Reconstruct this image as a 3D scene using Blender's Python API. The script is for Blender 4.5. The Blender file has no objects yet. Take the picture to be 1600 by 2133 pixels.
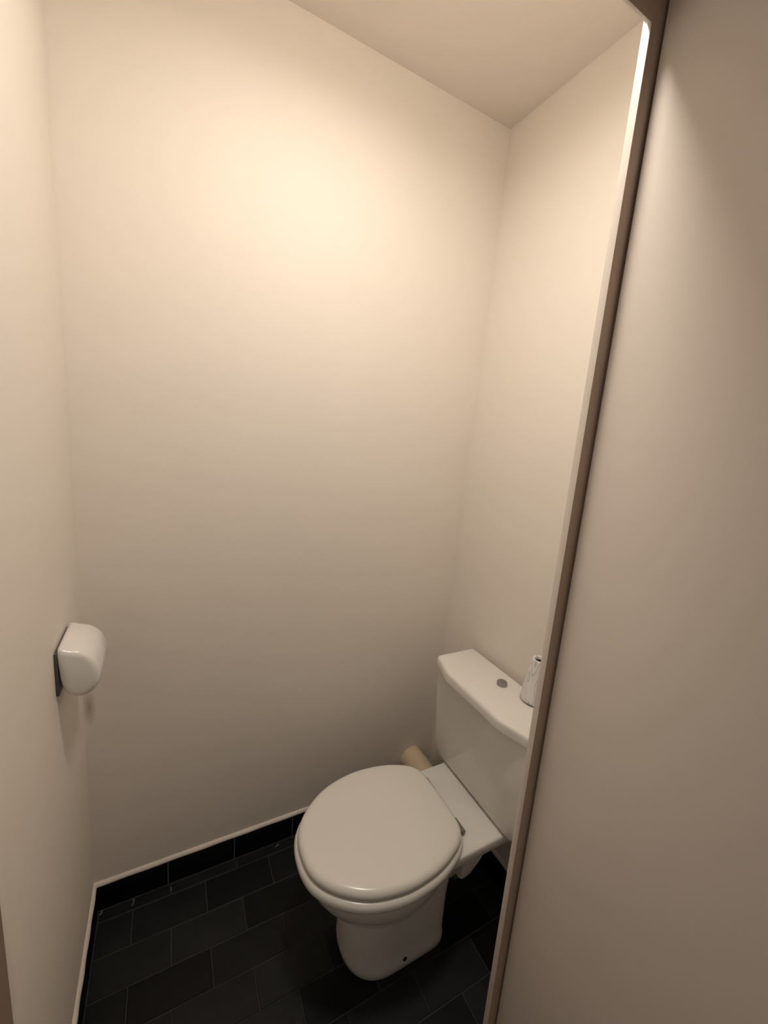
import bpy, bmesh, math, random
from mathutils import Vector, Matrix

# ------------------------------------------------------------------ camera
SC = bpy.context.scene
COL = SC.collection
CAM = Vector((0.2081, -1.2214, 1.4951))
YAW, PITCH, ROLL, FPX = 0.4976, -0.1902, 0.09056, 848.15
cam_d = bpy.data.cameras.new('camera')
cam_d.sensor_fit = 'HORIZONTAL'
cam_d.sensor_width = 36.0
cam_d.lens = FPX / 1600 * 36.0
cam_d.clip_start = 0.01
cam = bpy.data.objects.new('camera', cam_d)
COL.objects.link(cam)
fw = Vector((math.sin(YAW) * math.cos(PITCH), math.cos(YAW) * math.cos(PITCH), math.sin(PITCH)))
r0 = Vector((math.cos(YAW), -math.sin(YAW), 0))
u0 = r0.cross(fw)
rt = math.cos(ROLL) * r0 + math.sin(ROLL) * u0
up = -math.sin(ROLL) * r0 + math.cos(ROLL) * u0
M = Matrix(((rt.x, up.x, -fw.x), (rt.y, up.y, -fw.y), (rt.z, up.z, -fw.z))).to_4x4()
M.translation = CAM
cam.matrix_world = M
SC.camera = cam

# ------------------------------------------------------------------ world, exposure, lamp settings
world = bpy.data.worlds.new('hallway_ambient')
SC.world = world
world.use_nodes = True
bg = world.node_tree.nodes['Background']
bg.inputs[0].default_value = (1.0, 0.87, 0.76, 1)
bg.inputs[1].default_value = 0.145
SC.view_settings.view_transform = 'Standard'
SC.view_settings.look = 'None'
SC.view_settings.gamma = 1.0
SC.view_settings.use_curve_mapping = False
SC.view_settings.exposure = 0.0
LAMP_POS = Vector((0.56, -0.64, 2.48))
LAMP_R = 0.10
LAMP_POWER = 8.7
LAMP_COLOR = (1.0, 0.918, 0.825)

# ------------------------------------------------------------------ dimensions (metres)
L, H = 1.212, 2.505            # left wall x=0, cistern wall x=L, ceiling z=H, back wall y=0
YF = -0.77                     # inner face of the doorway wall
WT = 0.07                      # its thickness
YS = -0.782                    # outer face of the door stop
YC = -0.402                    # toilet axis
HS = 0.095                     # skirting height
random.seed(7)

# ------------------------------------------------------------------ materials
def mat(name, col, rough=0.5, spec=0.5, coat=0.0, noise=0.0, nscale=8.0, bump=0.0, bscale=60.0, metal=0.0, rnd=0.0):
    m = bpy.data.materials.new(name)
    m.use_nodes = True
    nt = m.node_tree
    b = nt.nodes['Principled BSDF']
    b.inputs['Base Color'].default_value = (*col, 1)
    b.inputs['Roughness'].default_value = rough
    b.inputs['Specular IOR Level'].default_value = spec
    b.inputs['Coat Weight'].default_value = coat
    b.inputs['Coat Roughness'].default_value = 0.05
    b.inputs['Metallic'].default_value = metal
    tc = nt.nodes.new('ShaderNodeTexCoord')
    if noise or rnd:
        n = nt.nodes.new('ShaderNodeTexNoise')
        n.inputs['Scale'].default_value = nscale
        n.inputs['Detail'].default_value = 4
        nt.links.new(tc.outputs['Object'], n.inputs['Vector'])
        mr = nt.nodes.new('ShaderNodeMapRange')
        mr.inputs['To Min'].default_value = 1 - noise
        mr.inputs['To Max'].default_value = 1 + noise
        nt.links.new(n.outputs['Fac'], mr.inputs['Value'])
        val = mr.outputs['Result']
        if rnd:
            oi = nt.nodes.new('ShaderNodeObjectInfo')
            m2 = nt.nodes.new('ShaderNodeMapRange')
            m2.inputs['To Min'].default_value = 1 - rnd
            m2.inputs['To Max'].default_value = 1 + rnd
            nt.links.new(oi.outputs['Random'], m2.inputs['Value'])
            mu = nt.nodes.new('ShaderNodeMath')
            mu.operation = 'MULTIPLY'
            nt.links.new(val, mu.inputs[0])
            nt.links.new(m2.outputs['Result'], mu.inputs[1])
            val = mu.outputs[0]
        vm = nt.nodes.new('ShaderNodeVectorMath')
        vm.operation = 'SCALE'
        vm.inputs[0].default_value = col
        nt.links.new(val, vm.inputs['Scale'])
        nt.links.new(vm.outputs['Vector'], b.inputs['Base Color'])
    if bump:
        n2 = nt.nodes.new('ShaderNodeTexNoise')
        n2.inputs['Scale'].default_value = bscale
        n2.inputs['Detail'].default_value = 6
        nt.links.new(tc.outputs['Object'], n2.inputs['Vector'])
        bp = nt.nodes.new('ShaderNodeBump')
        bp.inputs['Strength'].default_value = bump
        bp.inputs['Distance'].default_value = 0.004
        nt.links.new(n2.outputs['Fac'], bp.inputs['Height'])
        nt.links.new(bp.outputs['Normal'], b.inputs['Normal'])
    return m

M_WALL = mat('cream_wall_paint', (0.845, 0.785, 0.71), 0.8, 0.18, noise=0.015, nscale=3, bump=0.10, bscale=45)
M_CEIL = mat('cream_ceiling_paint', (0.83, 0.765, 0.70), 0.8, 0.2, noise=0.015, nscale=3, bump=0.10, bscale=45)
M_TRIM = mat('cream_gloss_trim_paint', (0.83, 0.755, 0.68), 0.38, 0.4, noise=0.015, nscale=5, bump=0.05, bscale=30)
M_DOOR = mat('cream_satin_door_paint', (0.83, 0.755, 0.68), 0.45, 0.4, noise=0.02, nscale=4, bump=0.05, bscale=30)
M_TILE = mat('black_slate_tile', (0.0085, 0.0092, 0.0094), 0.44, 0.24, noise=0.5, nscale=9, bump=0.35, bscale=22, rnd=0.9)
M_SKIRT = mat('black_skirting_tile', (0.0035, 0.0035, 0.0045), 0.42, 0.20, noise=0.3, nscale=14, bump=0.2, bscale=22, rnd=0.3)
M_GROUT = mat('grey_grout', (0.050, 0.048, 0.048), 0.9, 0.1, noise=0.35, nscale=30)
M_GROUT2 = mat('pale_skirting_grout', (0.13, 0.12, 0.12), 0.9, 0.1, noise=0.3, nscale=30)
M_FILLER = mat('pale_filler_bead', (0.80, 0.72, 0.65), 0.6, 0.3, noise=0.1, nscale=30, bump=0.3, bscale=80)
M_PATCH = mat('dull_grey_filler', (0.16, 0.135, 0.12), 0.9, 0.1, noise=0.3, nscale=60)
M_REBATE = mat('brown_rebate', (0.56, 0.43, 0.335), 0.6, 0.3, noise=0.12, nscale=6, bump=0.1, bscale=40)
M_HALL = mat('hall_floor_boards', (0.16, 0.10, 0.06), 0.5, 0.4, noise=0.2, nscale=6)
M_CERAMIC = mat('white_glazed_ceramic', (0.80, 0.775, 0.73), 0.16, 0.5)
M_SEAT = mat('white_plastic_seat', (0.79, 0.765, 0.715), 0.22, 0.45)
M_PLASTIC = mat('white_plastic_holder', (0.80, 0.78, 0.75), 0.20, 0.5)
M_CHROME = mat('dull_chrome', (0.42, 0.40, 0.40), 0.35, 0.5, metal=0.85)
M_DARK = mat('dark_void', (0.012, 0.010, 0.009), 0.8, 0.1)
M_HINGE = mat('grey_hinge_plastic', (0.20, 0.18, 0.16), 0.4, 0.4)
M_PIPE = mat('cream_pvc_pipe', (0.70, 0.57, 0.40), 0.45, 0.4, noise=0.04, nscale=10)
M_PAPER = mat('pale_pink_paper', (0.74, 0.62, 0.55), 0.9, 0.1, bump=0.2, bscale=120)
M_BACK = mat('grey_backplate', (0.10, 0.085, 0.088), 0.5, 0.3)
M_LAMPBASE = mat('white_lamp_base', (0.8, 0.78, 0.74), 0.4, 0.4)

M_GLOBE = bpy.data.materials.new('lit_opal_globe')
M_GLOBE.use_nodes = True
_b = M_GLOBE.node_tree.nodes['Principled BSDF']
_b.inputs['Base Color'].default_value = (0.8, 0.8, 0.8, 1)
_b.inputs['Emission Color'].default_value = (*LAMP_COLOR, 1)
_b.inputs['Emission Strength'].default_value = LAMP_POWER / (math.pi * LAMP_R ** 2 * math.pi)

# white printed wood-grain for the tapered container
M_GRAIN = mat('white_woodgrain_print', (0.82, 0.80, 0.78), 0.4, 0.4)
nt = M_GRAIN.node_tree
tc = nt.nodes.new('ShaderNodeTexCoord')
mp = nt.nodes.new('ShaderNodeMapping')
mp.inputs['Scale'].default_value = (24, 24, 6)
nz = nt.nodes.new('ShaderNodeTexNoise')
nz.inputs['Scale'].default_value = 1.0
nz.inputs['Detail'].default_value = 1.5
ml = nt.nodes.new('ShaderNodeMath'); ml.operation = 'MULTIPLY'; ml.inputs[1].default_value = 12.0
fr = nt.nodes.new('ShaderNodeMath'); fr.operation = 'FRACT'
cr = nt.nodes.new('ShaderNodeValToRGB')
cr.color_ramp.elements[0].position = 0.0; cr.color_ramp.elements[0].color = (0.50, 0.48, 0.47, 1)
cr.color_ramp.elements[1].position = 0.22; cr.color_ramp.elements[1].color = (0.82, 0.80, 0.78, 1)
e = cr.color_ramp.elements.new(0.90); e.color = (0.80, 0.78, 0.76, 1)
e = cr.color_ramp.elements.new(1.0); e.color = (0.50, 0.48, 0.47, 1)
nt.links.new(tc.outputs['Object'], mp.inputs['Vector'])
nt.links.new(mp.outputs['Vector'], nz.inputs['Vector'])
nt.links.new(nz.outputs['Fac'], ml.inputs[0])
nt.links.new(ml.outputs[0], fr.inputs[0])
nt.links.new(fr.outputs[0], cr.inputs['Fac'])
nt.links.new(cr.outputs['Color'], nt.nodes['Principled BSDF'].inputs['Base Color'])

# ------------------------------------------------------------------ helpers
def mk(name, verts, faces, material, parent=None, smooth=None, origin=None):
    """one mesh object; verts in world space; origin (or the parent's) becomes its own origin"""
    o3 = Vector(origin) if origin is not None else Vector((0, 0, 0))
    me = bpy.data.meshes.new(name)
    me.from_pydata([tuple(Vector(v) - o3) for v in verts], [], faces)
    me.materials.append(material)
    bm = bmesh.new(); bm.from_mesh(me)
    bmesh.ops.remove_doubles(bm, verts=bm.verts, dist=1e-6)
    bmesh.ops.recalc_face_normals(bm, faces=bm.faces)
    bm.to_mesh(me); bm.free()
    if smooth:
        for p in me.polygons: p.use_smooth = True
        me.set_sharp_from_angle(angle=math.radians(smooth))
    ob = bpy.data.objects.new(name, me)
    COL.objects.link(ob)
    ob.location = o3
    if parent is not None:
        ob.parent = parent
        ob.location = o3 - parent_world(parent)
    return ob

def parent_world(o):
    v = Vector((0, 0, 0))
    while o is not None:
        v += o.location
        o = o.parent
    return v

def empty(name, loc):
    o = bpy.data.objects.new(name, None)
    o.empty_display_size = 0.05
    o.location = loc
    COL.objects.link(o)
    return o

def tag(o, label=None, cat=None, group=None, kind=None):
    if label: o['label'] = label
    if cat: o['category'] = cat
    if group: o['group'] = group
    if kind: o['kind'] = kind
    return o

def box(x0, x1, y0, y1, z0, z1):
    v = [(x0, y0, z0), (x1, y0, z0), (x1, y1, z0), (x0, y1, z0), (x0, y0, z1), (x1, y0, z1), (x1, y1, z1), (x0, y1, z1)]
    f = [(0, 3, 2, 1), (4, 5, 6, 7), (0, 1, 5, 4), (1, 2, 6, 5), (2, 3, 7, 6), (3, 0, 4, 7)]
    return v, f

def join(*vf):
    V, F = [], []
    for v, f in vf:
        n = len(V); V += list(v); F += [tuple(i + n for i in q) for q in f]
    return V, F

def loft(sections, cap0=True, cap1=True, closed_loop=False):
    n = len(sections[0]); V = []; F = []
    for s in sections: V += s
    k = len(sections)
    for a in range(k if closed_loop else k - 1):
        b = (a + 1) % k
        for i in range(n):
            j = (i + 1) % n
            F.append((a * n + i, a * n + j, b * n + j, b * n + i))
    if not closed_loop:
        if cap0: F.append(tuple(range(n - 1, -1, -1)))
        if cap1: F.append(tuple(range((k - 1) * n, k * n)))
    return V, F

def tube(path, radii, n=24, cap=True):
    secs = []
    pts = [Vector(p) for p in path]
    ref = Vector((0, 0, 1))
    for i, p in enumerate(pts):
        t = (pts[min(i + 1, len(pts) - 1)] - pts[max(i - 1, 0)]).normalized()
        a = ref - t * ref.dot(t)
        if a.length < 1e-3: a = Vector((1, 0, 0)) - t * t.x
        a.normalize(); b = t.cross(a)
        r = radii[i] if isinstance(radii, (list, tuple)) else radii
        secs.append([tuple(p + a * (r * math.cos(2 * math.pi * k / n)) + b * (r * math.sin(2 * math.pi * k / n))) for k in range(n)])
    return loft(secs, cap, cap)

def lathe(prof, c, n=40):
    secs = [[(c[0] + r * math.cos(2 * math.pi * k / n), c[1] + r * math.sin(2 * math.pi * k / n), c[2] + z) for k in range(n)] for r, z in prof]
    return loft(secs)

def bevel(o, w, seg=2, ang=40):
    bm = bmesh.new(); bm.from_mesh(o.data)
    es = [e for e in bm.edges if len(e.link_faces) == 2 and e.calc_face_angle(0) > math.radians(ang)]
    bmesh.ops.bevel(bm, geom=es, offset=w, segments=seg, profile=0.6, affect='EDGES', clamp_overlap=True)
    bm.to_mesh(o.data); bm.free()
    for p in o.data.polygons: p.use_smooth = True
    o.data.set_sharp_from_angle(angle=math.radians(50))
    return o

def catmull(pts, per=6):
    out = []; n = len(pts)
    for i in range(n):
        p0, p1, p2, p3 = (Vector(pts[(i + k - 1) % n]) for k in range(4))
        for s in range(per):
            t = s / per
            out.append(0.5 * ((2 * p1) + (p2 - p0) * t + (2 * p0 - 5 * p1 + 4 * p2 - p3) * t * t + (3 * p1 - p0 - 3 * p2 + p3) * t ** 3))
    return out

def inset2(outl, d):
    """move a closed 2D outline inwards by d along its normals"""
    n = len(outl); res = []
    area = sum(outl[i].x * outl[(i + 1) % n].y - outl[(i + 1) % n].x * outl[i].y for i in range(n))
    sg = 1 if area > 0 else -1
    for i in range(n):
        t = (outl[(i + 1) % n] - outl[i - 1]).normalized()
        res.append(outl[i] + Vector((-t.y, t.x)) * d * sg)
    return res

def shrink2(outl, d):
    """move a closed 2D outline towards its centroid by d"""
    c = sum(outl, Vector((0, 0))) / len(outl)
    return [p + (c - p).normalized() * min(d, (c - p).length * 0.95) for p in outl]

# ------------------------------------------------------------------ room shell
XR, XL = -0.42, 1.75           # how far the doorway wall runs along the hallway
YB = YF - WT                   # its hallway face
def struct(name, vf, m, origin=None, smooth=None):
    return tag(mk(name, vf[0], vf[1], m, smooth=smooth, origin=origin), kind='structure')

M_WALLB = M_WALL.copy()         # same paint, with a small brown smudge beside the corner under the paper holder
M_WALLB.name = 'cream_wall_paint_with_smudge'
nt = M_WALLB.node_tree
pb = nt.nodes['Principled BSDF']
src = pb.inputs['Base Color'].links[0].from_socket
tcw = nt.nodes.new('ShaderNodeTexCoord')
mpw = nt.nodes.new('ShaderNodeMapping')
mpw.inputs['Location'].default_value = (-0.012 / 0.016, 0, -0.690 / 0.060)
mpw.inputs['Scale'].default_value = (1 / 0.016, 0, 1 / 0.060)
gr = nt.nodes.new('ShaderNodeTexGradient'); gr.gradient_type = 'SPHERICAL'
mulw = nt.nodes.new('ShaderNodeMath'); mulw.operation = 'MULTIPLY'; mulw.inputs[1].default_value = 0.75
mxw = nt.nodes.new('ShaderNodeMix'); mxw.data_type = 'RGBA'
mxw.inputs[7].default_value = (0.36, 0.25, 0.20, 1)
nt.links.new(tcw.outputs['Object'], mpw.inputs['Vector'])
nt.links.new(mpw.outputs['Vector'], gr.inputs['Vector'])
nt.links.new(gr.outputs['Fac'], mulw.inputs[0])
nt.links.new(mulw.outputs[0], mxw.inputs[0])
nt.links.new(src, mxw.inputs[6])
nt.links.new(mxw.outputs[2], pb.inputs['Base Color'])
struct('wall_back', box(-0.10, L + 0.10, 0.0, 0.10, -0.05, H + 0.1), M_WALLB)
struct('wall_left', box(-0.10, 0.0, YF, 0.0, -0.05, H + 0.1), M_WALL)
struct('wall_right', box(L, L + 0.10, YF, 0.0, -0.05, H + 0.1), M_WALL)
struct('ceiling', box(-0.0, L, YF, 0.0, H, H + 0.1), M_CEIL)
# doorway wall with its opening (rough opening a little larger than the frame)
OX0, OX1, OZ = 0.010, 0.880, 2.130
struct('wall_front', join(box(XR, OX0, YB, YF, -0.05, H + 0.1), box(OX1, XL, YB, YF, -0.05, H + 0.1),
                          box(OX0, OX1, YB, YF, OZ, H + 0.1)), M_WALL)
struct('floor_hallway', box(XR, XL, -2.2, YB, -0.05, -0.002), M_HALL)

# ------------------------------------------------------------------ tiled floor
floor = struct('floor', box(-0.0, L, YB, 0.0, -0.05, -0.0014), M_GROUT)
JT = 0.003
_tile_cache = {}
def tile_mesh(w, d, h, m, key):
    k = (round(w, 4), round(d, 4), key)
    if k in _tile_cache: return _tile_cache[k]
    c = 0.0011
    a, b = w / 2, d / 2
    v = [(-a, -b, -h), (a, -b, -h), (a, b, -h), (-a, b, -h), (-a, -b, -c), (a, -b, -c), (a, b, -c), (-a, b, -c),
         (-a + c, -b + c, 0), (a - c, -b + c, 0), (a - c, b - c, 0), (-a + c, b - c, 0)]
    f = [(0, 3, 2, 1), (8, 9, 10, 11)]
    for i in range(4):
        j = (i + 1) % 4
        f += [(i, j, 4 + j, 4 + i), (4 + i, 4 + j, 8 + j, 8 + i)]
    me = bpy.data.meshes.new('tile')
    me.from_pydata(v, [], f)
    me.materials.append(m)
    _tile_cache[k] = me
    return me
PX, PY = 0.2030, 0.0967
rows = [(-0.0095, -0.0450)] + [(-0.0450 - PY * i, -0.0450 - PY * (i + 1)) for i in range(8)] + [(-0.0450 - PY * 8, YB)]
for ri, (ya, yb) in enumerate(rows):
    off = 0.101 if ri % 2 == 1 else 0.203
    xs = [0.010] + [off + PX * k for k in range(-1, 8) if 0.014 < off + PX * k < L - 0.014] + [L - 0.010]
    for a, b in zip(xs, xs[1:]):
        w, d = b - a - JT, (ya - yb) - JT
        if w < 0.006: continue
        o = bpy.data.objects.new('tile', tile_mesh(w, d, 0.012, M_TILE, 'f'))
        COL.objects.link(o)
        o.location = ((a + b) / 2, (ya + yb) / 2, random.uniform(-0.0003, 0.0006))
        o.rotation_euler = (random.gauss(0, 0.005), random.gauss(0, 0.0022), random.gauss(0, 0.003))
        o.parent = floor
# pale filler left in a few joints along the skirting
for (x, y, a, l, w) in [(0.017, -0.018, 1.2, 0.020, 0.007), (0.100, -0.026, 1.1, 0.022, 0.005), (0.100, -0.016, 0.4, 0.010, 0.006),
                        (0.205, -0.028, 1.4, 0.016, 0.004), (0.545, -0.022, 0.35, 0.022, 0.005)]:
    ca, sa = math.cos(a), math.sin(a)
    ring = []
    for z, s in ((-0.002, 1.0), (0.0012, 0.7), (0.0016, 0.3)):
        ring.append([(x + s * (l / 2 * math.cos(t) * ca - w / 2 * math.sin(t) * sa), y + s * (l / 2 * math.cos(t) * sa + w / 2 * math.sin(t) * ca), z)
                     for t in [2 * math.pi * k / 10 for k in range(10)]])
    v, f = loft(ring)
    mk('filler_patch', v, f, M_PATCH, floor, smooth=60)

# ------------------------------------------------------------------ tiled skirting
ST = 0.0085                    # skirting tile thickness incl. bed
def skirting(name, axis, pos, sgn, lo, hi, first):
    """axis 'x': runs along x on wall y=pos; axis 'y': runs along y on wall x=pos; sgn: side the tile stands proud"""
    def B(a, b, t0, t1, z0, z1):
        p0, p1 = sorted((pos + sgn * t0, pos + sgn * t1))
        return box(a, b, p0, p1, z0, z1) if axis == 'x' else box(p0, p1, a, b, z0, z1)
    base = struct(name, B(lo, hi, 0.0, ST - 0.0008, -0.002, HS - 0.007), M_GROUT2)
    xs = [lo]
    k = first
    while k < hi - 0.01:
        if k > lo + 0.01: xs.append(k)
        k += PX
    xs.append(hi)
    for a, b in zip(xs, xs[1:]):
        v, f = B(a + 0.0017, b - 0.0017, 0.002, ST + random.uniform(-0.0004, 0.0006), 0.0, HS - 0.0075)
        t = mk('skirting_tile', v, f, M_SKIRT, base)
        bevel(t, 0.0006, 1)
    # pale bead of filler along the top edge
    secs = []
    n = 60
    for i in range(n + 1):
        a = lo + (hi - lo) * i / n
        h = 0.0105 + 0.0014 * math.sin(i * 1.7) * math.sin(i * 0.61) ; w = ST + 0.0002 + 0.0006 * math.sin(i * 0.9 + 1)
        prof = [(0.0, -0.007), (w, -0.007), (w, -0.004), (w * 0.75, h * 0.05), (w * 0.3, h * 0.28), (0.0, h * 0.35)]
        row = []
        for (t, z) in prof:
            q = pos + sgn * t
            row.append((a, q, HS + z) if axis == 'x' else (q, a, HS + z))
        secs.append(row)
    v, f = loft(secs)
    mk('filler_bead', v, f, M_FILLER, base, smooth=60)
    return base
skirting('baseboard_back', 'x', 0.0, -1, 0.0, L, 0.1965)
skirting('baseboard_left', 'y', 0.0, 1, YF, -0.0090, -0.0090 - PX * 3)
skirting('baseboard_right', 'y', L, -1, YF, -0.0090, -0.0090 - PX * 3 - 0.06)

# ------------------------------------------------------------------ door frame and door
LEAN = 0.0235                   # the old frame leans a little: metres per metre of height
def lean(vf, zt=1.80):
    v, f = vf
    return [(x - LEAN * (z - zt), y, z) for x, y, z in v], f
ZH = 2.062                      # underside of the head stop
XS = 0.7895                     # edge of the right stop (at z = 1.80)
XJ = XS + 0.060                 # face of the right jamb
XSL = 0.0585                    # edge of the left stop
XJL = XSL - 0.026
def rebate(o):                  # the rebate side of each stop is a darker brown than the trim
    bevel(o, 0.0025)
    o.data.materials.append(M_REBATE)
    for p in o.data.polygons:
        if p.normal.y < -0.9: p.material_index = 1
frame = tag(empty('trim_1', (0.45, YF - WT / 2, 0)), kind='structure')
jr = mk('jamb', *lean(box(XJ, XJ + 0.035, YB - 0.010, YF + 0.002, 0, ZH + 0.042)), M_TRIM, frame)
jl = mk('jamb', *box(XJL - 0.03, XJL, YB - 0.010, YF + 0.002, 0, ZH + 0.042), M_TRIM, frame)
jh = mk('head_jamb', *box(XJL - 0.03, XJ + 0.030, YB - 0.010, YF + 0.002, ZH + 0.042, ZH + 0.075), M_TRIM, frame)
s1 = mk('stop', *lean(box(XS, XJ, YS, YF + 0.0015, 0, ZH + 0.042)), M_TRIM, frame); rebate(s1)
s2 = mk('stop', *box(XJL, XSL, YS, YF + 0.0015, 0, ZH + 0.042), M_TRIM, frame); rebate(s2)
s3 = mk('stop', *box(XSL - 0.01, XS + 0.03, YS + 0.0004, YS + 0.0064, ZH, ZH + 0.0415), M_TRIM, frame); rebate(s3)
for o in (jr, jl, jh): bevel(o, 0.0015)

# leaf swung open into the hallway, its inner face turned to the opening
XD = XS + 0.0225
door = tag(empty('door_1', (XD, YS - 0.004, 0)), kind='structure')
def swing(vf, deg=5.0):         # the door stands a few degrees short of square
    c, s_ = math.cos(math.radians(-deg)), math.sin(math.radians(-deg))
    px, py = XD, YS - 0.004
    return [(px + (x - px) * c - (y - py) * s_, py + (x - px) * s_ + (y - py) * c, z) for x, y, z in vf[0]], vf[1]
lf = mk('leaf', *lean(swing(box(XD, XD + 0.038, YS - 0.004 - 0.73, YS - 0.004, 0.008, ZH + 0.036))), M_DOOR, door); bevel(lf, 0.002)
for hz in (0.25, 1.02, 1.86):
    v, f = lean(tube([(XD + 0.020, YS + 0.0018 - 0.004, hz), (XD + 0.020, YS + 0.0018 - 0.004, hz + 0.08)], 0.0045, 12))
    mk('hinge', v, f, M_HINGE, door, smooth=50)

# ------------------------------------------------------------------ toilet
toilet = tag(empty('toilet', (0.78, YC, 0)), 'white close-coupled toilet with closed lid, standing on the black tiled floor', 'toilet')
half = [(0.503, 0.0), (0.506, 0.036), (0.519, 0.073), (0.549, 0.111), (0.598, 0.148), (0.650, 0.170), (0.720, 0.183), (0.785, 0.181), (0.835, 0.172), (0.875, 0.158),
        (0.908, 0.142), (0.931, 0.121), (0.943, 0.094), (0.947, 0.048), (0.948, 0.0)]
loop = [(x, w) for x, w in half] + [(x, -w) for x, w in half[-2:0:-1]]
LIDO = [Vector((p.x, p.y)) for p in catmull([Vector((x, w * 1.014, 0)) for x, w in loop], 5)]
YL = YC + 0.006                 # the seat sits a touch off the axis
def ring(outl, z, yc=None):
    return [(p.x, (YC if yc is None else yc) + p.y, z) for p in outl]
# bowl: egg-shaped pan over a drum foot with a squared rear column and the ledge that carries the cistern
def egg(front, back, hw, xw, nb=2.0, nf=2.0, n=72):
    out = []
    for k in range(n):
        t = 2 * math.pi * k / n
        c, s = math.cos(t), math.sin(t)
        e = nb if c > 0 else nf
        ax = (back - xw) if c > 0 else (xw - front)
        out.append(Vector((xw + ax * math.copysign(abs(c) ** (2 / e), c), hw * math.copysign(abs(s) ** (2 / e), s))))
    return out
pan = []
for z, fr_, bk, hw, xw, nb in [(0.120, 0.690, 0.890, 0.070, 0.790, 2.2), (0.150, 0.662, 0.900, 0.088, 0.785, 2.2), (0.180, 0.632, 0.905, 0.104, 0.775, 2.2), (0.200, 0.611, 0.910, 0.116, 0.765, 2.2), (0.225, 0.587, 0.915, 0.131, 0.76, 2.3),
                              (0.250, 0.566, 0.920, 0.146, 0.75, 2.3), (0.280, 0.545, 0.925, 0.159, 0.745, 2.3), (0.305, 0.530, 0.930, 0.167, 0.74, 2.3), (0.330, 0.520, 0.935, 0.172, 0.74, 2.4),
                              (0.348, 0.516, 0.940, 0.174, 0.74, 2.5), (0.358, 0.515, 0.942, 0.174, 0.74, 2.5), (0.362, 0.519, 0.940, 0.171, 0.74, 2.5), (0.364, 0.528, 0.936, 0.164, 0.74, 2.5)]:
    pan.append(ring(egg(fr_, bk, hw, xw, nb), z))
foot = []
for z, fr_, bk, hw, xw in [(0.0, 0.642, 0.936, 0.1085, 0.760), (0.004, 0.638, 0.939, 0.1110, 0.760), (0.020, 0.636, 0.940, 0.1120, 0.760), (0.030, 0.636, 0.940, 0.1115, 0.760), (0.045, 0.637, 0.938, 0.1085, 0.760), (0.080, 0.638, 0.937, 0.1070, 0.760),
                          (0.120, 0.641, 0.937, 0.1065, 0.760), (0.160, 0.647, 0.936, 0.1065, 0.760), (0.195, 0.655, 0.936, 0.1075, 0.760), (0.240, 0.690, 0.937, 0.1095, 0.770), (0.300, 0.720, 0.945, 0.114, 0.80), (0.345, 0.75, 0.958, 0.118, 0.83)]:
    foot.append(ring(egg(fr_, bk, hw, xw, 9.0, 2.3), z))
def rrect(x0, x1, hw, r, n=6):
    out = []
    for cx, cy, a0 in ((x1 - r, hw - r, 0), (x0 + r, hw - r, 90), (x0 + r, -hw + r, 180), (x1 - r, -hw + r, 270)):
        for k in range(n + 1):
            a = math.radians(a0 + 90 * k / n)
            out.append(Vector((cx + r * math.cos(a), cy + r * math.sin(a))))
    return out
ledge = []
for z, i in ((0.330, 0.010), (0.334, 0.004), (0.340, 0.0), (0.364, 0.0), (0.368, 0.0015), (0.3695, 0.005)):
    ledge.append(ring(rrect(0.86, 1.150 - i, 0.1485 - i, 0.012), z))
neck = []                       # the web tapering from the ledge down to the outlet
for z, x1, hw in ((0.220, 0.982, 0.108), (0.224, 0.988, 0.112), (0.235, 0.999, 0.115), (0.268, 1.026, 0.117), (0.300, 1.044, 0.119), (0.336, 1.058, 0.122)):
    neck.append(ring(rrect(0.962, x1, hw, 0.008), z))
horn = tube([(0.90, YC, 0.175), (0.960, YC, 0.172), (0.998, YC, 0.168)], [0.056, 0.056, 0.054], 28)
bowl = mk('bowl', *join(loft(pan), loft(foot), loft(ledge), loft(neck), horn), M_CERAMIC, toilet, smooth=55)
# fixing hole in the side of the foot
for sgn in (-1, 1):
    v, f = tube([(0.792, YC + sgn * 0.098, 0.034), (0.792, YC + sgn * 0.1122, 0.034)], 0.0062, 14)
    h = mk('fixing_hole', v, f, M_DARK, bowl, smooth=50)
    h['label'] = 'dark fixing hole in the foot'

# seat ring
so = inset2(LIDO, -0.0080)
inn = [Vector(((p.x - 0.71) * 0.62 + 0.70, p.y * 0.58)) for p in LIDO]
secs = [ring(inset2(o_, d), z, YL) for o_, d, z in ((so, 0.005, 0.3645), (so, 0.0012, 0.3665), (so, 0.0, 0.371), (so, 0.0, 0.380), (so, 0.0025, 0.3860), (so, 0.007, 0.3893), (so, 0.016, 0.3905),
        (inn, -0.008, 0.3905), (inn, 0.0, 0.386), (inn, 0.0, 0.370), (inn, -0.004, 0.3645))]
mk('seat', *loft(secs, closed_loop=True), M_SEAT, toilet, smooth=60)
# lid with a rounded rim
secs = []
for z, d in ((0.3955, 0.014), (0.3960, 0.005), (0.3980, 0.001), (0.402, 0.0), (0.407, 0.0006), (0.4115, 0.0030), (0.4150, 0.0068), (0.4172, 0.0115), (0.4186, 0.018), (0.4195, 0.030), (0.4202, 0.05), (0.4208, 0.09)):
    secs.append(ring(inset2(LIDO, d) if d < 0.015 and z < 0.4165 or d < 0.0116 else shrink2(inset2(LIDO, 0.0115), d - 0.0115), z, YL))
mk('lid', *loft(secs), M_SEAT, toilet, smooth=60)
# seat hinges
for v_ in (-0.078, 0.078):
    vf = tube([(0.9575, YC + v_ - 0.022, 0.3825), (0.9575, YC + v_ + 0.022, 0.3825)], 0.0065, 14)
    v, f = join(vf, box(0.946, 0.9615, YC + v_ - 0.017, YC + v_ + 0.017, 0.3695, 0.383))
    mk('hinge', v, f, M_HINGE, toilet, smooth=50)

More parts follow.
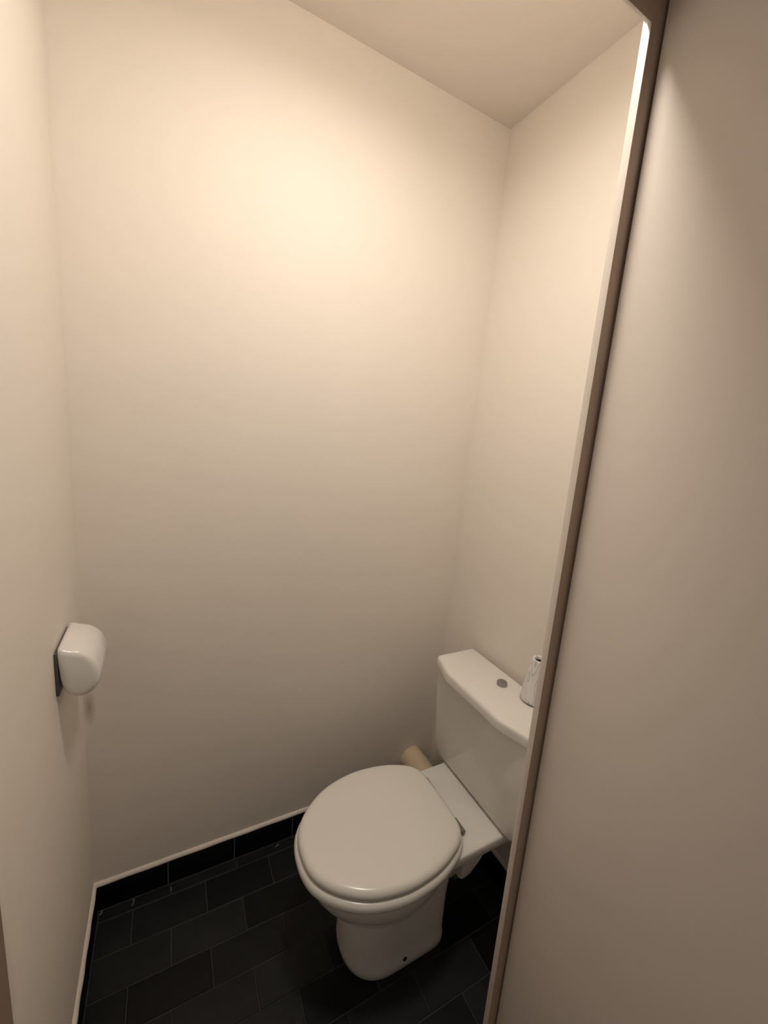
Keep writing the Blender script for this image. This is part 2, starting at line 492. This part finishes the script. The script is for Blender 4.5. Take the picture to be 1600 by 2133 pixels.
# cistern body
secs = []
for z, x0, hw, r in ((0.3790, 1.066, 0.172, 0.02), (0.3805, 1.0635, 0.182, 0.022), (0.386, 1.0615, 0.192, 0.022), (0.396, 1.060, 0.200, 0.020), (0.412, 1.0575, 0.2055, 0.018), (0.440, 1.0545, 0.2075, 0.016), (0.56, 1.044, 0.2095, 0.014), (0.725, 1.031, 0.2115, 0.014)):
    secs.append(ring(rrect(x0, 1.186, hw, r, 7), z))
tank = mk('cistern', *loft(secs), M_CERAMIC, toilet, smooth=55)
mk('gasket', *box(1.075, 1.145, YC - 0.05, YC + 0.05, 0.3690, 0.3795), M_DARK, toilet)
# cistern lid: front edge swept back at both ends
def lid_outline():
    out = []
    hw, xb = 0.2155, 1.191
    N = 48
    for k in range(N + 1):
        v_ = -hw + 2 * hw * k / N
        t = min(1, max(0, (abs(v_) - 0.105) / (hw - 0.105)))
        x = 1.000 + 0.026 * (t * t * (3 - 2 * t))
        e = (hw - abs(v_))
        if e < 0.012: x += 0.012 - math.sqrt(max(0, 0.012 ** 2 - (0.012 - e) ** 2))
        out.append(Vector((x, v_)))
    for sgn in (1, -1):
        cx, cy = xb - 0.010, sgn * (hw - 0.010)
        a0 = 90 if sgn > 0 else 0
        for k in range(6):
            a = math.radians(a0 - 90 * k / 5)
            out.append(Vector((cx + 0.010 * math.cos(a), cy + 0.010 * math.sin(a))))
    return out
TLO = lid_outline()
secs = [ring(inset2(TLO, d), z) for z, d in ((0.7215, 0.003), (0.7235, 0.0008), (0.728, 0.0), (0.7465, 0.0), (0.7515, 0.0014), (0.7552, 0.0045), (0.757, 0.009))]
tlid = mk('cistern_lid', *loft(secs), M_CERAMIC, toilet, smooth=55)
v, f = lathe([(0.0162, -0.002), (0.0162, 0.0085), (0.0155, 0.0105), (0.0142, 0.0112)], (1.127, YC - 0.001, 0.757), 32)
btn = mk('flush_button', v, f, M_CHROME, tlid, smooth=40)
btn['label'] = 'round dull chrome push button'
v, f = lathe([(0.0125, 0.0), (0.0125, 0.0004), (0.0118, 0.0006)], (1.127, YC - 0.001, 0.7681), 32)
mk('button_cap', v, f, M_HINGE, btn, smooth=40)

# ------------------------------------------------------------------ waste pipe behind the bowl, into the back wall
pipe = tag(empty('waste_pipe', (1.105, -0.02, 0.11)), 'cream plastic waste pipe running from behind the toilet bowl into the back wall', 'pipe')
PXc, PZ, PR = 1.106, 0.166, 0.049
path = []
for k in range(13):
    a = math.pi / 2 * k / 12
    path.append((PXc - 0.066 + 0.066 * math.sin(a), YC + 0.066 - 0.066 * math.cos(a), PZ))
path = [(1.000, YC, PZ)] + path + [(PXc, -0.20, PZ), (PXc, -0.10, PZ), (PXc, 0.004, PZ)]
mk('pipe', *tube(path, PR, 32), M_PIPE, pipe, smooth=50)
v, f = tube([(0.999, YC, 0.168), (1.003, YC, 0.168), (1.036, YC, 0.167), (1.040, YC, 0.167)], [0.060, 0.0635, 0.0635, 0.060], 32)
mk('rubber_collar', v, f, M_HINGE, pipe, smooth=50)
v, f = tube([(PXc, -0.185, PZ), (PXc, -0.180, PZ), (PXc, -0.135, PZ), (PXc, -0.130, PZ)], [PR + 0.001, PR + 0.0042, PR + 0.0042, PR + 0.001], 32)
mk('socket', v, f, M_PIPE, pipe, smooth=50)

# ------------------------------------------------------------------ tapered container on the cistern lid
cc = (1.163, -0.4965, 0.757)
cone = tag(empty('tapered_container', cc), 'white cone-shaped container with grey wood-grain pattern standing on the cistern lid', 'container')
mk('base', *lathe([(0.0335, 0.0), (0.0345, 0.0008), (0.0345, 0.0032), (0.033, 0.0042)], cc, 40), M_DARK, cone, smooth=50)
prof = [(0.0330, 0.0036), (0.0372, 0.0040), (0.0385, 0.0065), (0.0380, 0.014), (0.0345, 0.045), (0.0295, 0.085), (0.0245, 0.118), (0.0225, 0.131), (0.0215, 0.1345), (0.0195, 0.1355), (0.0165, 0.1345), (0.0150, 0.131), (0.0150, 0.105)]
mk('body', *lathe(prof, cc, 48), M_GRAIN, cone, smooth=60, origin=cc)
mk('opening', *lathe([(0.0149, 0.108), (0.0149, 0.1255), (0.012, 0.126)], cc, 32), M_DARK, cone, smooth=40)

# ------------------------------------------------------------------ paper holder on the left wall
hy0, hy1 = -0.268, -0.126
hold = tag(empty('paper_holder', (0.0, (hy0 + hy1) / 2, 0.94)), 'white plastic toilet paper holder with rounded cover fixed to the left wall', 'paper holder')
v, f = box(0.0, 0.0065, hy0 + 0.004, hy1 - 0.008, 0.902, 0.998)
bp = mk('back_plate', v, f, M_BACK, hold); bevel(bp, 0.003)
prof = [(0.006, 1.005), (0.026, 1.003), (0.047, 0.996), (0.065, 0.979), (0.074, 0.957), (0.077, 0.937), (0.073, 0.915), (0.063, 0.900), (0.047, 0.892), (0.031, 0.894), (0.017, 0.906), (0.009, 0.927), (0.006, 0.955)]
po = [Vector((p.x, p.y)) for p in catmull([Vector((a, b, 0)) for a, b in prof], 4)]
secs = []
for y, d in ((hy0, 0.015), (hy0 + 0.0012, 0.009), (hy0 + 0.004, 0.0042), (hy0 + 0.008, 0.0015), (hy0 + 0.014, 0.0), ((hy0 + hy1) / 2, 0.0), (hy1 - 0.017, 0.0), (hy1 - 0.010, 0.0025), (hy1 - 0.005, 0.007), (hy1 - 0.0015, 0.014), (hy1, 0.022)):
    secs.append([(p.x, y, p.y) for p in shrink2(po, d)])
mk('cover', *loft(secs), M_PLASTIC, hold, smooth=60)

# ------------------------------------------------------------------ ceiling lamp (above the frame; the room's only light)
lamp = tag(empty('ceiling_lamp', (LAMP_POS.x, LAMP_POS.y, H)), 'round flush ceiling lamp with a shallow opal diffuser', 'lamp')
v, f = lathe([(LAMP_R + 0.014, 0.0), (LAMP_R + 0.014, -0.038), (LAMP_R + 0.010, -0.043), (LAMP_R + 0.001, -0.043), (LAMP_R + 0.001, -0.004)], (LAMP_POS.x, LAMP_POS.y, H), 48)
mk('rim', v, f, M_LAMPBASE, lamp, smooth=40)
prof = [(LAMP_R, -0.018)] + [(max(0.0005, LAMP_R * math.cos(math.pi / 2 * k / 8)), -0.022 - 0.006 * math.sin(math.pi / 2 * k / 8)) for k in range(9)]
mk('diffuser', *lathe(prof, (LAMP_POS.x, LAMP_POS.y, H), 48), M_GLOBE, lamp, smooth=180)
